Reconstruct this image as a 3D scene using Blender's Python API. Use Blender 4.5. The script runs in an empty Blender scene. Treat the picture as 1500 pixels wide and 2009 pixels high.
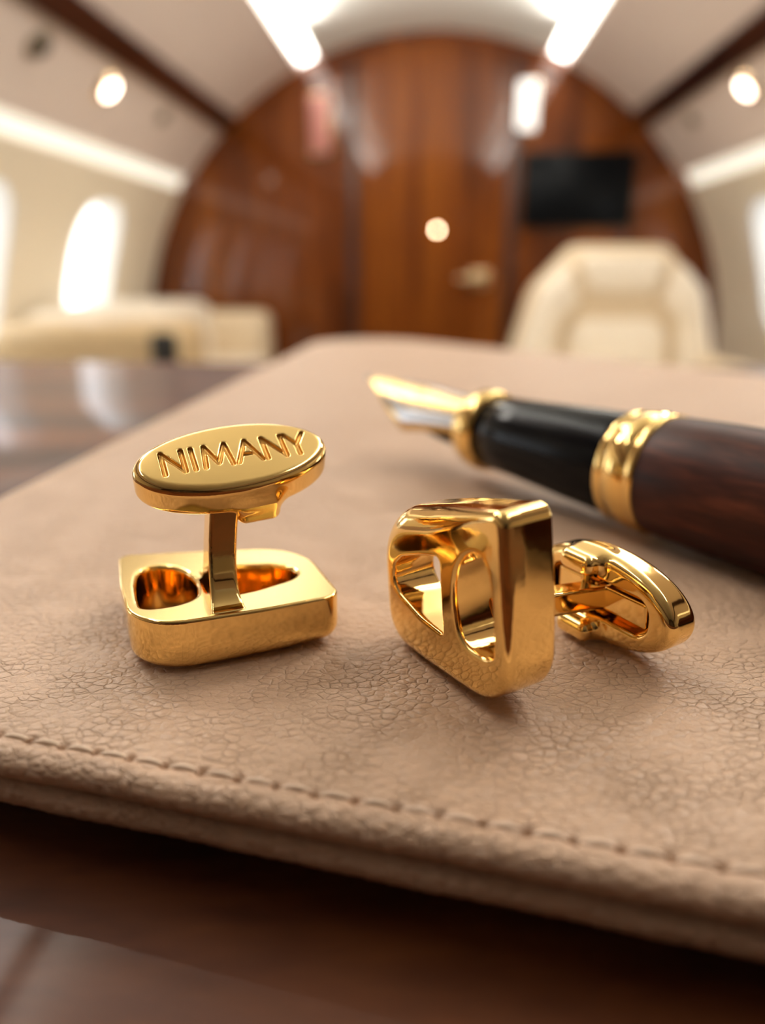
import bpy, bmesh, math, random
import numpy as np
from mathutils import Vector, Matrix, Euler

random.seed(7)
rng = np.random.default_rng(7)
S = bpy.context.scene
COL = S.collection
R = math.radians

# ------------------------------------------------------------------ camera
TABLE_Z = 0.7200                     # table top above the cabin floor
COVER_T = 0.0022                     # one leather cover
BASE_T = 0.0032                      # recessed base under the covers
LEATHER_Z = TABLE_Z + BASE_T + 2 * COVER_T    # top of the portfolio
CAM_H = 0.0290                       # lens above the leather
CAM_Z = LEATHER_Z + CAM_H
FPX = 1450.0
PITCH = math.atan(474.0 / FPX)
PSI = math.atan(100.0 * math.cos(PITCH) / FPX)   # the lens looks a little left of the cabin axis

cam_data = bpy.data.cameras.new('camera')
cam = bpy.data.objects.new('camera', cam_data)
COL.objects.link(cam)
cam_data.sensor_fit = 'HORIZONTAL'
cam_data.sensor_width = 36.0
cam_data.lens = 36.0 * FPX / 1500.0
cam_data.clip_start = 0.002
cam_data.clip_end = 60.0
cam.location = (0, 0, CAM_Z)
cam.rotation_euler = (math.pi / 2 - PITCH, 0, PSI)
cam_data.dof.use_dof = True
cam_data.dof.focus_distance = 0.0545
cam_data.dof.aperture_fstop = 20.0
cam_data.dof.aperture_blades = 0
S.camera = cam

# ------------------------------------------------------------------ world, exposure
S.view_settings.view_transform = 'Standard'
S.view_settings.look = 'None'
S.view_settings.exposure = 0.5
S.view_settings.gamma = 1.0
S.view_settings.use_curve_mapping = False
S.cycles.use_adaptive_sampling = True
S.cycles.adaptive_threshold = 0.015
S.cycles.max_bounces = 9
S.cycles.diffuse_bounces = 4
S.cycles.glossy_bounces = 5
S.cycles.caustics_reflective = True
w = bpy.data.worlds.new('daylight')
S.world = w
w.use_nodes = True
w.node_tree.nodes['Background'].inputs[0].default_value = (0.75, 0.85, 1.0, 1)
w.node_tree.nodes['Background'].inputs[1].default_value = 0.6

WINDOW_E = 2.2
STRIP_E = 6.5
SIDE_STRIP_E = 0.62
READING_E = 9.0
KEY_W = 12.5        # each of the unseen spots added to light the table
COVE_W = 7.0       # each cove lamp washing the ceiling dome

# ------------------------------------------------------------------ helpers
def hd(x, y, h=0.0):
    """mm in the lens-heading frame on the leather -> world metres"""
    x, y = x * 1e-3, y * 1e-3
    c, s = math.cos(PSI), math.sin(PSI)
    return Vector((c * x - s * y, s * x + c * y, LEATHER_Z + h * 1e-3))

CS = 1.2
def cab(x, y, z):
    """cabin survey point (measured from the lens) -> world metres"""
    return Vector((x * CS, y * CS, CAM_Z + z * CS))

def link(name, me, mat=None, parent=None, smooth=True):
    o = bpy.data.objects.new(name, me)
    COL.objects.link(o)
    if mat is not None:
        for m in (mat if isinstance(mat, (list, tuple)) else [mat]):
            me.materials.append(m)
    if smooth:
        me.polygons.foreach_set('use_smooth', [True] * len(me.polygons))
    if parent is not None:
        o.parent = parent
    return o

def obj_bm(name, bm, mat=None, parent=None, smooth=False):
    me = bpy.data.meshes.new(name)
    bmesh.ops.recalc_face_normals(bm, faces=bm.faces[:])
    bm.to_mesh(me)
    bm.free()
    return link(name, me, mat, parent, smooth)

def obj_py(name, verts, faces, mat=None, parent=None, smooth=True):
    me = bpy.data.meshes.new(name)
    me.from_pydata([tuple(v) for v in verts], [], [tuple(f) for f in faces])
    me.update()
    return link(name, me, mat, parent, smooth)

def fix_normals(o):
    bm = bmesh.new(); bm.from_mesh(o.data)
    bmesh.ops.recalc_face_normals(bm, faces=bm.faces[:])
    bm.to_mesh(o.data); bm.free()
    return o

def tag(o, label=None, cat=None, group=None, kind=None):
    if label: o['label'] = label
    if cat: o['category'] = cat
    if group: o['group'] = group
    if kind: o['kind'] = kind
    return o

def empty(name, loc, rot=(0, 0, 0)):
    o = bpy.data.objects.new(name, None)
    o.empty_display_size = 0.02
    COL.objects.link(o)
    o.location = loc
    o.rotation_euler = rot
    return o

def add_box(bm, lo, hi, bevel=0.0, seg=3):
    lo, hi = Vector(lo), Vector(hi)
    r = bmesh.ops.create_cube(bm, size=1.0)
    vs = r['verts']
    c, d = (lo + hi) / 2, hi - lo
    for v in vs:
        v.co = Vector((c[i] + v.co[i] * d[i] for i in range(3)))
    if bevel > 0:
        es = list({e for v in vs for e in v.link_edges})
        bmesh.ops.bevel(bm, geom=es, offset=bevel, segments=seg, profile=0.5, affect='EDGES', clamp_overlap=True)

def box(name, lo, hi, mat, parent=None, bevel=0.0, seg=3):
    bm = bmesh.new()
    add_box(bm, lo, hi, bevel, seg)
    o = obj_bm(name, bm, mat, parent, smooth=bevel > 0)
    return o

def lathe(name, prof, mat, parent=None, n=64, cap=True):
    """prof: list of (x, r) along +X"""
    vs, fs = [], []
    for x, r in prof:
        for k in range(n):
            a = 2 * math.pi * k / n
            vs.append((x, r * math.cos(a), r * math.sin(a)))
    for i in range(len(prof) - 1):
        for k in range(n):
            k2 = (k + 1) % n
            fs.append((i * n + k, i * n + k2, (i + 1) * n + k2, (i + 1) * n + k))
    if cap:
        fs.append(tuple(range(n)))
        fs.append(tuple((len(prof) - 1) * n + k for k in range(n)))
    return fix_normals(obj_py(name, vs, fs, mat, parent))

def tube_mesh(path, rad, n=10):
    path = [Vector(p) for p in path]
    vs, fs = [], []
    for i, p in enumerate(path):
        a = path[max(i - 1, 0)]; b = path[min(i + 1, len(path) - 1)]
        t = (b - a).normalized()
        u = t.cross(Vector((0, 0, 1)))
        if u.length < 1e-6: u = t.cross(Vector((0, 1, 0)))
        u.normalize(); v = t.cross(u)
        r = rad[i] if isinstance(rad, (list, tuple)) else rad
        for k in range(n):
            an = 2 * math.pi * k / n
            vs.append(p + u * (r * math.cos(an)) + v * (r * math.sin(an)))
    for i in range(len(path) - 1):
        for k in range(n):
            k2 = (k + 1) % n
            fs.append((i * n + k, i * n + k2, (i + 1) * n + k2, (i + 1) * n + k))
    fs.append(tuple(range(n))); fs.append(tuple((len(path) - 1) * n + k for k in range(n)))
    return vs, fs

# ---- signed distance modelling -------------------------------------------------
def round_poly(pts, rad, seg=14):
    """polygon (ccw) with a fillet radius per corner -> dense points"""
    out = []
    n = len(pts)
    for i in range(n):
        p0, p, p1 = (np.array(pts[(i - 1) % n], float), np.array(pts[i], float), np.array(pts[(i + 1) % n], float))
        a, b = p0 - p, p1 - p
        la, lb = np.linalg.norm(a), np.linalg.norm(b)
        a, b = a / la, b / lb
        ang = math.acos(max(-1, min(1, float(a @ b))))
        r = rad[i] if isinstance(rad, (list, tuple)) else rad
        if r <= 0 or ang > math.pi - 0.02:
            out.append(p); continue
        tl = min(r / math.tan(ang / 2), 0.49 * la, 0.49 * lb)
        r2 = tl * math.tan(ang / 2)
        bis = (a + b); bis /= np.linalg.norm(bis)
        c = p + bis * (r2 / math.sin(ang / 2))
        s, e = p + a * tl - c, p + b * tl - c
        a0 = math.atan2(s[1], s[0]); a1 = math.atan2(e[1], e[0])
        da = (a1 - a0 + math.pi) % (2 * math.pi) - math.pi
        for k in range(seg + 1):
            t = a0 + da * k / seg
            out.append(c + r2 * np.array([math.cos(t), math.sin(t)]))
    return np.array(out)

def sd_poly(X, Y, P):
    """signed distance on 2-D arrays"""
    d = np.full(X.shape, 1e9)
    sgn = np.ones(X.shape)
    n = len(P)
    for i in range(n):
        ax, ay = P[i]; bx, by = P[(i + 1) % n]
        ex, ey = bx - ax, by - ay
        l2 = ex * ex + ey * ey
        if l2 < 1e-14: continue
        wx, wy = X - ax, Y - ay
        t = np.clip((wx * ex + wy * ey) / l2, 0, 1)
        d = np.minimum(d, (wx - ex * t) ** 2 + (wy - ey * t) ** 2)
        c1 = Y >= ay; c2 = Y < by; c3 = ex * wy > ey * wx
        flip = (c1 & c2 & c3) | (~c1 & ~c2 & ~c3)
        sgn = np.where(flip, -sgn, sgn)
    return sgn * np.sqrt(d)

def rmax(a, b, r):
    return np.minimum(-r, np.maximum(a, b)) + np.sqrt(np.maximum(a + r, 0) ** 2 + np.maximum(b + r, 0) ** 2)
def rmin(a, b, r):
    return -rmax(-a, -b, r)
def smin(a, b, k):
    h = np.clip(0.5 + 0.5 * (b - a) / k, 0, 1)
    return b * (1 - h) + a * h - k * h * (1 - h)
def sbox(X, Y, Z, c, h, r):
    qx, qy, qz = np.abs(X - c[0]) - h[0] + r, np.abs(Y - c[1]) - h[1] + r, np.abs(Z - c[2]) - h[2] + r
    return (np.sqrt(np.maximum(qx, 0) ** 2 + np.maximum(qy, 0) ** 2 + np.maximum(qz, 0) ** 2)
            + np.minimum(np.maximum(qx, np.maximum(qy, qz)), 0) - r)
def grid(lo, hi, h):
    ax = [np.arange(lo[i], hi[i] + h, h) for i in range(3)]
    return ax

def tri_sample(F, p):
    i = np.clip(np.floor(p).astype(int), 0, np.array(F.shape) - 2)
    f = p - i
    o = 0
    for dx in (0, 1):
        for dy in (0, 1):
            for dz in (0, 1):
                wgt = (f[:, 0] if dx else 1 - f[:, 0]) * (f[:, 1] if dy else 1 - f[:, 1]) * (f[:, 2] if dz else 1 - f[:, 2])
                o = o + wgt * F[i[:, 0] + dx, i[:, 1] + dy, i[:, 2] + dz]
    return o

def surface_nets(F, lo, h, scale=1e-3):
    """mesh of F = 0 (inside negative)"""
    nx, ny, nz = F.shape
    ins = F < 0
    acc = np.zeros((nx - 1, ny - 1, nz - 1, 3), np.float32)
    cnt = np.zeros((nx - 1, ny - 1, nz - 1), np.float32)
    cor = [(a, b, c) for a in (0, 1) for b in (0, 1) for c in (0, 1)]
    sl = lambda c: tuple(slice(c[i], F.shape[i] - 1 + c[i]) for i in range(3))
    for a in cor:
        for ax in range(3):
            if a[ax]: continue
            b = list(a); b[ax] = 1; b = tuple(b)
            Fa, Fb = F[sl(a)], F[sl(b)]
            m = ins[sl(a)] != ins[sl(b)]
            if not m.any(): continue
            t = Fa[m] / (Fa[m] - Fb[m])
            v = np.tile(np.array(a, np.float32), (t.size, 1))
            v[:, ax] += t
            acc[m] += v
            cnt[m] += 1
    act = cnt > 0
    idx = np.full(cnt.shape, -1, np.int64)
    idx[act] = np.arange(act.sum())
    cell = np.argwhere(act).astype(np.float64)
    p = cell + acc[act] / cnt[act][:, None]
    for _ in range(4):      # settle every vertex on the true surface
        g = np.stack([(tri_sample(F, p + e) - tri_sample(F, p - e)) for e in np.eye(3) * 0.5], 1)
        val = tri_sample(F, p)
        g2 = np.maximum((g ** 2).sum(1), 1e-9)
        st = -(val / g2)[:, None] * g
        ln = np.linalg.norm(st, axis=1, keepdims=True)
        p = p + st * np.minimum(1, 0.4 / np.maximum(ln, 1e-9)) * 0.8
        p = cell + np.clip(p - cell, -0.2, 1.2)
    quads = []
    for ax in range(3):
        u, v = (ax + 1) % 3, (ax + 2) % 3
        s0 = [slice(None)] * 3; s1 = [slice(None)] * 3
        s0[ax] = slice(0, F.shape[ax] - 1); s1[ax] = slice(1, F.shape[ax])
        for s in (s0, s1):
            s[u] = slice(1, F.shape[u] - 1); s[v] = slice(1, F.shape[v] - 1)
        A, B = ins[tuple(s0)], ins[tuple(s1)]
        for m, rev in (((A & ~B), False), ((~A & B), True)):
            e = np.argwhere(m)
            if not len(e): continue
            e[:, u] += 1; e[:, v] += 1
            q = []
            for du, dv in ((-1, -1), (0, -1), (0, 0), (-1, 0)):
                c = e.copy(); c[:, u] += du; c[:, v] += dv
                q.append(idx[c[:, 0], c[:, 1], c[:, 2]])
            q = np.stack(q, 1)
            quads.append(q[:, ::-1] if rev else q)
    quads = np.concatenate(quads)
    verts = (np.array(lo) + p * h) * scale
    return verts, quads

def nets_mesh(name, F, lo, h, scale=1e-3):
    v, q = surface_nets(F, lo, h, scale)
    me = bpy.data.meshes.new(name)
    me.vertices.add(len(v)); me.vertices.foreach_set('co', v.astype(np.float32).ravel())
    me.loops.add(q.size); me.loops.foreach_set('vertex_index', q.astype(np.int32).ravel())
    me.polygons.add(len(q))
    me.polygons.foreach_set('loop_start', np.arange(0, q.size, 4, dtype=np.int32))
    me.polygons.foreach_set('loop_total', np.full(len(q), 4, np.int32))
    me.update(calc_edges=True); me.validate()
    me.polygons.foreach_set('use_smooth', [True] * len(me.polygons))
    return me

def pillow(name, poly, rad, t, r, mat, parent, h=0.012, crown=0.0):
    """cushion from an outline (metres, local XZ plane), thickness t along -Y, edges rounded r"""
    P = round_poly(poly, rad)
    lo = np.array([P[:, 0].min() - 3 * h, -t - 3 * h - crown, P[:, 1].min() - 3 * h])
    hi = np.array([P[:, 0].max() + 3 * h, 3 * h, P[:, 1].max() + 3 * h])
    ax = grid(lo, hi, h)
    X, Z = np.meshgrid(ax[0], ax[2], indexing='ij')
    d2 = sd_poly(X, Z, P)
    Y = ax[1][None, :, None]
    d3 = d2[:, None, :]
    front = -t - crown * np.clip(-d3 / (abs(d2.min()) + 1e-6), 0, 1) ** 0.5
    F = rmax(np.broadcast_to(d3, (len(ax[0]), len(ax[1]), len(ax[2]))), front - Y, r)
    F = rmax(F, Y + 0 * F, min(r, 0.02))
    me = nets_mesh(name, F, lo, h, 1.0)
    return link(name, me, mat, parent)

# ------------------------------------------------------------------ materials
def srgb(r, g, b):
    f = lambda c: (c / 255 / 12.92) if c / 255 <= 0.04045 else ((c / 255 + 0.055) / 1.055) ** 2.4
    return (f(r), f(g), f(b), 1)

class NT:
    def __init__(s, name):
        s.m = bpy.data.materials.new(name); s.m.use_nodes = True
        s.t = s.m.node_tree; s.n = s.t.nodes
        s.b = s.n['Principled BSDF']
    def add(s, typ, **kw):
        n = s.n.new(typ)
        for k, v in kw.items():
            if k.startswith('i_'):
                n.inputs[k[2:].replace('_', ' ')].default_value = v
            else: setattr(n, k, v)
        return n
    def l(s, a, b): s.t.links.new(a, b)
    def math(s, op, a, b=0.5, clamp=False):
        n = s.n.new('ShaderNodeMath'); n.operation = op; n.use_clamp = clamp
        for i, v in enumerate((a, b)):
            if isinstance(v, (int, float)): n.inputs[i].default_value = v
            else: s.l(v, n.inputs[i])
        return n.outputs[0]
    def coord(s, scale=(1, 1, 1), kind='Object'):
        c = s.add('ShaderNodeTexCoord'); m = s.add('ShaderNodeMapping')
        m.inputs['Scale'].default_value = scale
        s.l(c.outputs[kind], m.inputs['Vector'])
        return m.outputs[0]
    def ramp(s, fac, stops):
        r = s.n.new('ShaderNodeValToRGB')
        e = r.color_ramp.elements
        while len(e) < len(stops): e.new(0.5)
        for el, (p, c) in zip(e, stops): el.position = p; el.color = c
        s.l(fac, r.inputs[0]); return r.outputs[0]
    def set(s, **kw):
        for k, v in kw.items(): s.b.inputs[k.replace('_', ' ')].default_value = v
        return s

def plain(name, col, rough=0.5, metal=0.0, coat=0.0, spec=0.5, bump=None):
    n = NT(name).set(Base_Color=col, Roughness=rough, Metallic=metal, Coat_Weight=coat, Coat_Roughness=0.05)
    n.b.inputs['Specular IOR Level'].default_value = spec
    if bump:
        sc, st = bump
        t = n.add('ShaderNodeTexNoise', i_Scale=sc, i_Detail=4.0)
        n.l(n.coord(), t.inputs['Vector'])
        b = n.add('ShaderNodeBump', i_Strength=st, i_Distance=0.002)
        n.l(t.outputs[0], b.inputs['Height']); n.l(b.outputs[0], n.b.inputs['Normal'])
    return n.m

def emit(name, col, e):
    n = NT(name).set(Base_Color=(0.8, 0.8, 0.8, 1), Emission_Color=col, Emission_Strength=e)
    return n.m

def gold(name, rough, brushed=False, col=(0.98, 0.675, 0.255, 1)):
    n = NT(name).set(Base_Color=col, Metallic=1.0, Roughness=rough)
    if brushed:
        t = n.add('ShaderNodeTexNoise', i_Scale=1.0, i_Detail=5.0, i_Roughness=0.7)
        n.l(n.coord((220, 9000, 9000)), t.inputs['Vector'])
        b = n.add('ShaderNodeBump', i_Strength=0.25, i_Distance=0.00003)
        n.l(t.outputs[0], b.inputs['Height']); n.l(b.outputs[0], n.b.inputs['Normal'])
    else:
        t = n.add('ShaderNodeTexNoise', i_Scale=420.0, i_Detail=2.0)
        n.l(n.coord(), t.inputs['Vector'])
        b = n.add('ShaderNodeBump', i_Strength=0.10, i_Distance=0.0002)
        n.l(t.outputs[0], b.inputs['Height']); n.l(b.outputs[0], n.b.inputs['Normal'])
    return n.m

M = {}
M['gold'] = gold('polished_gold', 0.07)
M['gold_brushed'] = gold('brushed_gold', 0.24, True, (0.60, 0.43, 0.165, 1))
M['gold_rough'] = gold('grained_gold', 0.32, False, (0.62, 0.33, 0.085, 1))
M['silver'] = plain('rhodium', (0.55, 0.55, 0.57, 1), 0.25, 1.0)
M['nib_gold'] = gold('nib_gold', 0.24, False, (0.72, 0.47, 0.17, 1))
M['black'] = plain('black_resin', (0.003, 0.003, 0.004, 1), 0.2, 0, 0.0, 0.13)

def leather(name, col, col2, crease=1.0, scale=1.0):
    n = NT(name)
    co = n.coord((0.72 * scale, scale, scale))
    def warp(vec, sc, amp):
        w_ = n.add('ShaderNodeTexNoise', i_Scale=sc, i_Detail=2.0)
        n.l(vec, w_.inputs['Vector'])
        c_ = n.add('ShaderNodeVectorMath', operation='SUBTRACT'); n.l(w_.outputs['Color'], c_.inputs[0]); c_.inputs[1].default_value = (0.5,) * 3
        m_ = n.add('ShaderNodeVectorMath', operation='MULTIPLY_ADD')
        n.l(c_.outputs[0], m_.inputs[0]); m_.inputs[1].default_value = (amp,) * 3; n.l(vec, m_.inputs[2])
        return m_.outputs[0]
    wv = warp(warp(co, 700.0, 0.00042), 2600.0, 0.00018)
    dome = n.add('ShaderNodeTexVoronoi', feature='SMOOTH_F1', i_Scale=1500.0, i_Smoothness=0.35)
    edge = n.add('ShaderNodeTexVoronoi', feature='DISTANCE_TO_EDGE', i_Scale=1500.0)
    edge2 = n.add('ShaderNodeTexVoronoi', feature='DISTANCE_TO_EDGE', i_Scale=3000.0)
    for t_ in (dome, edge, edge2): n.l(wv, t_.inputs['Vector'])
    cr1 = n.math('POWER', n.math('MINIMUM', n.math('MULTIPLY', edge.outputs['Distance'], 9.0), 1.0), 0.7)
    cr2 = n.math('MINIMUM', n.math('MULTIPLY', edge2.outputs['Distance'], 4.0), 1.0)
    patch = n.add('ShaderNodeTexNoise', i_Scale=260.0, i_Detail=3.0)
    n.l(co, patch.inputs['Vector'])
    pf = n.math('MULTIPLY', n.math('SUBTRACT', patch.outputs[0], 0.30), 3.2, True)
    fine = n.add('ShaderNodeTexNoise', i_Scale=3200.0, i_Detail=4.0)
    n.l(co, fine.inputs['Vector'])
    big = n.add('ShaderNodeTexNoise', i_Scale=230.0, i_Detail=2.0)
    n.l(co, big.inputs['Vector'])
    h = n.math('MULTIPLY', n.math('MULTIPLY', cr1, 0.85), pf)
    h = n.math('ADD', h, n.math('MULTIPLY', dome.outputs['Distance'], -1.35))
    h = n.math('ADD', h, n.math('MULTIPLY', cr2, 0.22))
    h = n.math('ADD', h, n.math('MULTIPLY', fine.outputs[0], 0.14))
    h = n.math('ADD', h, n.math('MULTIPLY', big.outputs[0], 0.6))
    b = n.add('ShaderNodeBump', i_Strength=0.8 * crease, i_Distance=0.00015)
    n.l(h, b.inputs['Height']); n.l(b.outputs[0], n.b.inputs['Normal'])
    tone = n.add('ShaderNodeTexNoise', i_Scale=60.0, i_Detail=5.0)
    n.l(co, tone.inputs['Vector'])
    cr = n.ramp(tone.outputs[0], [(0.3, col2), (0.7, col)])
    n.l(cr, n.b.inputs['Base Color'])
    rr = n.math('ADD', n.math('MULTIPLY', tone.outputs[0], 0.14), 0.33)
    n.l(rr, n.b.inputs['Roughness'])
    n.b.inputs['Specular IOR Level'].default_value = 0.42
    return n.m

M['leather'] = leather('taupe_leather', srgb(204, 171, 144), srgb(197, 163, 135))
M['leather_low'] = leather('taupe_leather_edge', srgb(192, 160, 136), srgb(184, 152, 128))
M['thread'] = plain('beige_thread', srgb(222, 196, 172), 0.6)

def wood(name, dark, mid, light, scale, rough=0.3, coat=1.0, coat_rough=0.04, streak=1.0, spec=0.5, coat_ior=1.5):
    n = NT(name)
    co = n.coord(scale)
    t = n.add('ShaderNodeTexNoise', i_Scale=1.0, i_Detail=7.0, i_Roughness=0.62, i_Distortion=0.35)
    n.l(co, t.inputs['Vector'])
    t2 = n.add('ShaderNodeTexNoise', i_Scale=7.0, i_Detail=3.0)
    n.l(co, t2.inputs['Vector'])
    f = n.math('ADD', n.math('MULTIPLY', t.outputs[0], 0.8), n.math('MULTIPLY', t2.outputs[0], 0.2 * streak))
    c = n.ramp(f, [(0.34, dark), (0.5, mid), (0.68, light)])
    n.l(c, n.b.inputs['Base Color'])
    n.set(Roughness=rough, Coat_Weight=coat, Coat_Roughness=coat_rough)
    n.b.inputs['Specular IOR Level'].default_value = spec
    n.b.inputs['Coat IOR'].default_value = coat_ior
    return n.m

M['table'] = wood('dark_mahogany', (0.022, 0.006, 0.002, 1), (0.085, 0.021, 0.005, 1), (0.19, 0.056, 0.012, 1), (14, 55, 55), 0.55, 0.22, 0.03, spec=0.3)
M['bulkhead'] = wood('mahogany_panelling', (0.055, 0.010, 0.0005, 1), (0.165, 0.036, 0.0015, 1), (0.30, 0.083, 0.004, 1), (9, 9, 0.9), 0.5, 0.62, 0.035, spec=0.15, coat_ior=1.65)
M['door'] = wood('mahogany_door', (0.075, 0.015, 0.0005, 1), (0.20, 0.047, 0.0017, 1), (0.34, 0.098, 0.0045, 1), (12, 12, 0.7), 0.5, 0.62, 0.035, spec=0.15, coat_ior=1.65)
M['darkwood'] = wood('dark_wood_trim', (0.02, 0.005, 0.003, 1), (0.04, 0.010, 0.005, 1), (0.07, 0.018, 0.008, 1), (20, 2, 20), 0.35, 0.6, 0.1)
M['barrel'] = wood('rosewood', (0.012, 0.003, 0.002, 1), (0.055, 0.012, 0.006, 1), (0.14, 0.036, 0.016, 1), (55, 420, 420), 0.45, 0.0, 0.2, spec=0.22)
M['shell'] = plain('cream_wall', srgb(238, 225, 200), 0.55, bump=(40, 0.05))
M['ceil'] = plain('ceiling_white', srgb(232, 232, 224), 0.6)
M['panel'] = plain('overhead_panel', srgb(226, 209, 196), 0.55)
M['carpet'] = plain('carpet', srgb(120, 96, 76), 0.95, bump=(300, 0.6))
M['rear'] = wood('rear_panelling', (0.03, 0.008, 0.003, 1), (0.07, 0.018, 0.005, 1), (0.13, 0.036, 0.010, 1), (9, 9, 0.9), 0.4, 0.5, 0.08)
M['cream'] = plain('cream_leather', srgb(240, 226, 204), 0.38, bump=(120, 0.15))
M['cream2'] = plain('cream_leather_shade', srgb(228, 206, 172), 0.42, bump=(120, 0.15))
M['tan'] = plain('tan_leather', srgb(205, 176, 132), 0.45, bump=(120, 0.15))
M['charcoal'] = plain('charcoal_plastic', (0.02, 0.018, 0.014, 1), 0.4)
M['screen'] = plain('dark_screen', (0.004, 0.005, 0.006, 1), 0.4, 0, 0.0, 0.12)
M['bezel'] = plain('black_bezel', (0.006, 0.006, 0.006, 1), 0.4, 0, 0, 0.2)
M['brass'] = plain('brass', (0.85, 0.62, 0.36, 1), 0.25, 1.0)
M['vent'] = plain('vent_grey', srgb(132, 116, 92), 0.5)
M['reveal'] = plain('window_surround', srgb(238, 236, 230), 0.4)
M['steel'] = plain('brushed_steel', (0.6, 0.58, 0.55, 1), 0.3, 1.0)
M['pane'] = emit('daylit_pane', (0.88, 0.94, 1.0, 1), WINDOW_E)
M['strip'] = emit('light_strip', (1.0, 0.97, 0.90, 1), STRIP_E)
M['sidestrip'] = emit('side_light_strip', (1.0, 0.93, 0.76, 1), SIDE_STRIP_E)
M['lens'] = emit('reading_lens', (1.0, 0.80, 0.62, 1), READING_E)
M['button_glint'] = emit('glint_ball', (1.0, 0.66, 0.40, 1), 26.0)  # emission stands in for the glint on the door button
M['sconce'] = emit('frosted_sconce', (1.0, 0.94, 0.86, 1), 0.75)
M['pink_reflection'] = plain('painted_reflection', srgb(190, 122, 112), 0.4)  # pink tone painted for a reflection on the glossy bulkhead

# ------------------------------------------------------------------ cabin shell
CX, CZ, CR = -0.018, -0.281, 0.998
YB, YR = 2.70, -2.2                     # bulkhead and rear wall (survey units)
FLOOR_S = -CAM_Z / CS

def arc_pt(a, r=1.0):
    """a: degrees from straight up, negative = left"""
    return (CX + CR * r * math.sin(R(a)), CZ + CR * r * math.cos(R(a)))

def extrude_profile(name, pts, mat, y0=YR, y1=YB, thick=0.02, kind='structure', smooth=True, ny=1):
    """an open profile (survey XZ) swept along the cabin, given thickness outwards from the cabin centre"""
    inn = [cab(x, 0, z) for x, z in pts]
    out = []
    for i, (x, z) in enumerate(pts):
        v = Vector((x - CX, 0, z - CZ)).normalized()
        out.append(inn[i] + v * thick)
    vs, fs = [], []
    ys = [CS * (y0 + (y1 - y0) * k / ny) for k in range(ny + 1)]
    n = len(pts)
    for y in ys:
        for p in inn + out:
            vs.append((p.x, y, p.z))
    m = 2 * n
    for k in range(ny):
        o = k * m
        for i in range(n - 1):
            fs.append((o + i, o + i + 1, o + m + i + 1, o + m + i))
            fs.append((o + n + i, o + m + n + i, o + m + n + i + 1, o + n + i + 1))
        fs.append((o, o + m, o + m + n, o + n))
        fs.append((o + n - 1, o + 2 * n - 1, o + m + 2 * n - 1, o + m + n - 1))
    for o in (0, ny * m):
        for i in range(n - 1):
            fs.append((o + i, o + n + i, o + n + i + 1, o + i + 1))
    ob = fix_normals(obj_py(name, vs, fs, mat, None, False))
    if smooth:
        ob.data.polygons.foreach_set('use_smooth', [True] * len(ob.data.polygons))
        ob.data.set_sharp_from_angle(angle=R(35))
    if kind: ob['kind'] = kind
    return ob

def arc_list(a0, a1, r=1.0, n=10):
    return [arc_pt(a0 + (a1 - a0) * k / n, r) for k in range(n + 1)]

# ceiling: the pale dome between the strips and a sloping panel on either side of it
extrude_profile('ceiling', arc_list(-21.5, 21.5, 1.0, 16), M['ceil'])
for sg, nm in ((-1, 'trim_1'), (1, 'trim_2')):
    extrude_profile(nm, arc_list(sg * 25.2, sg * 40.2, 0.997, 8), M['panel'])
for sg, nm in ((-1, 'trim_3'), (1, 'trim_4')):
    extrude_profile(nm, arc_list(sg * 40.0, sg * 43.6, 0.982, 4), M['darkwood'], thick=0.05)
for sg, nm in ((-1, 'trim_5'), (1, 'trim_6')):
    extrude_profile(nm, arc_list(sg * 43.4, sg * 54.6, 0.995, 6), M['panel'])
# light coves: an outer skin behind the strips so that no daylight leaks in
for sg, nm in ((-1, 'trim_7'), (1, 'trim_8')):
    extrude_profile(nm, arc_list(sg * 20.5, sg * 26.5, 1.045, 4), M['ceil'])
for sg, nm in ((-1, 'trim_9'), (1, 'trim_10')):
    extrude_profile(nm, arc_list(sg * 53.5, sg * 60, 1.05, 4), M['shell'])
for sg, side in ((-1, 'left'), (1, 'right')):
    o = extrude_profile('light_strip', arc_list(sg * 22.0, sg * 24.8, 1.012, 4), M['strip'], y0=-0.1, kind=None, thick=0.01)
    tag(o, 'bright white ceiling light strip running along the %s edge of the pale ceiling dome' % side, 'light strip', 'ceiling light strips')
for sg, side in ((-1, 'left'), (1, 'right')):
    o = extrude_profile('light_strip', arc_list(sg * 54.8, sg * 57.6, 1.02, 4), M['sidestrip'], y0=-0.1, kind=None, thick=0.01)
    tag(o, 'warm cream light strip under the overhead panel, above the %s side windows' % side, 'light strip', 'side wall light strips')

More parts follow.
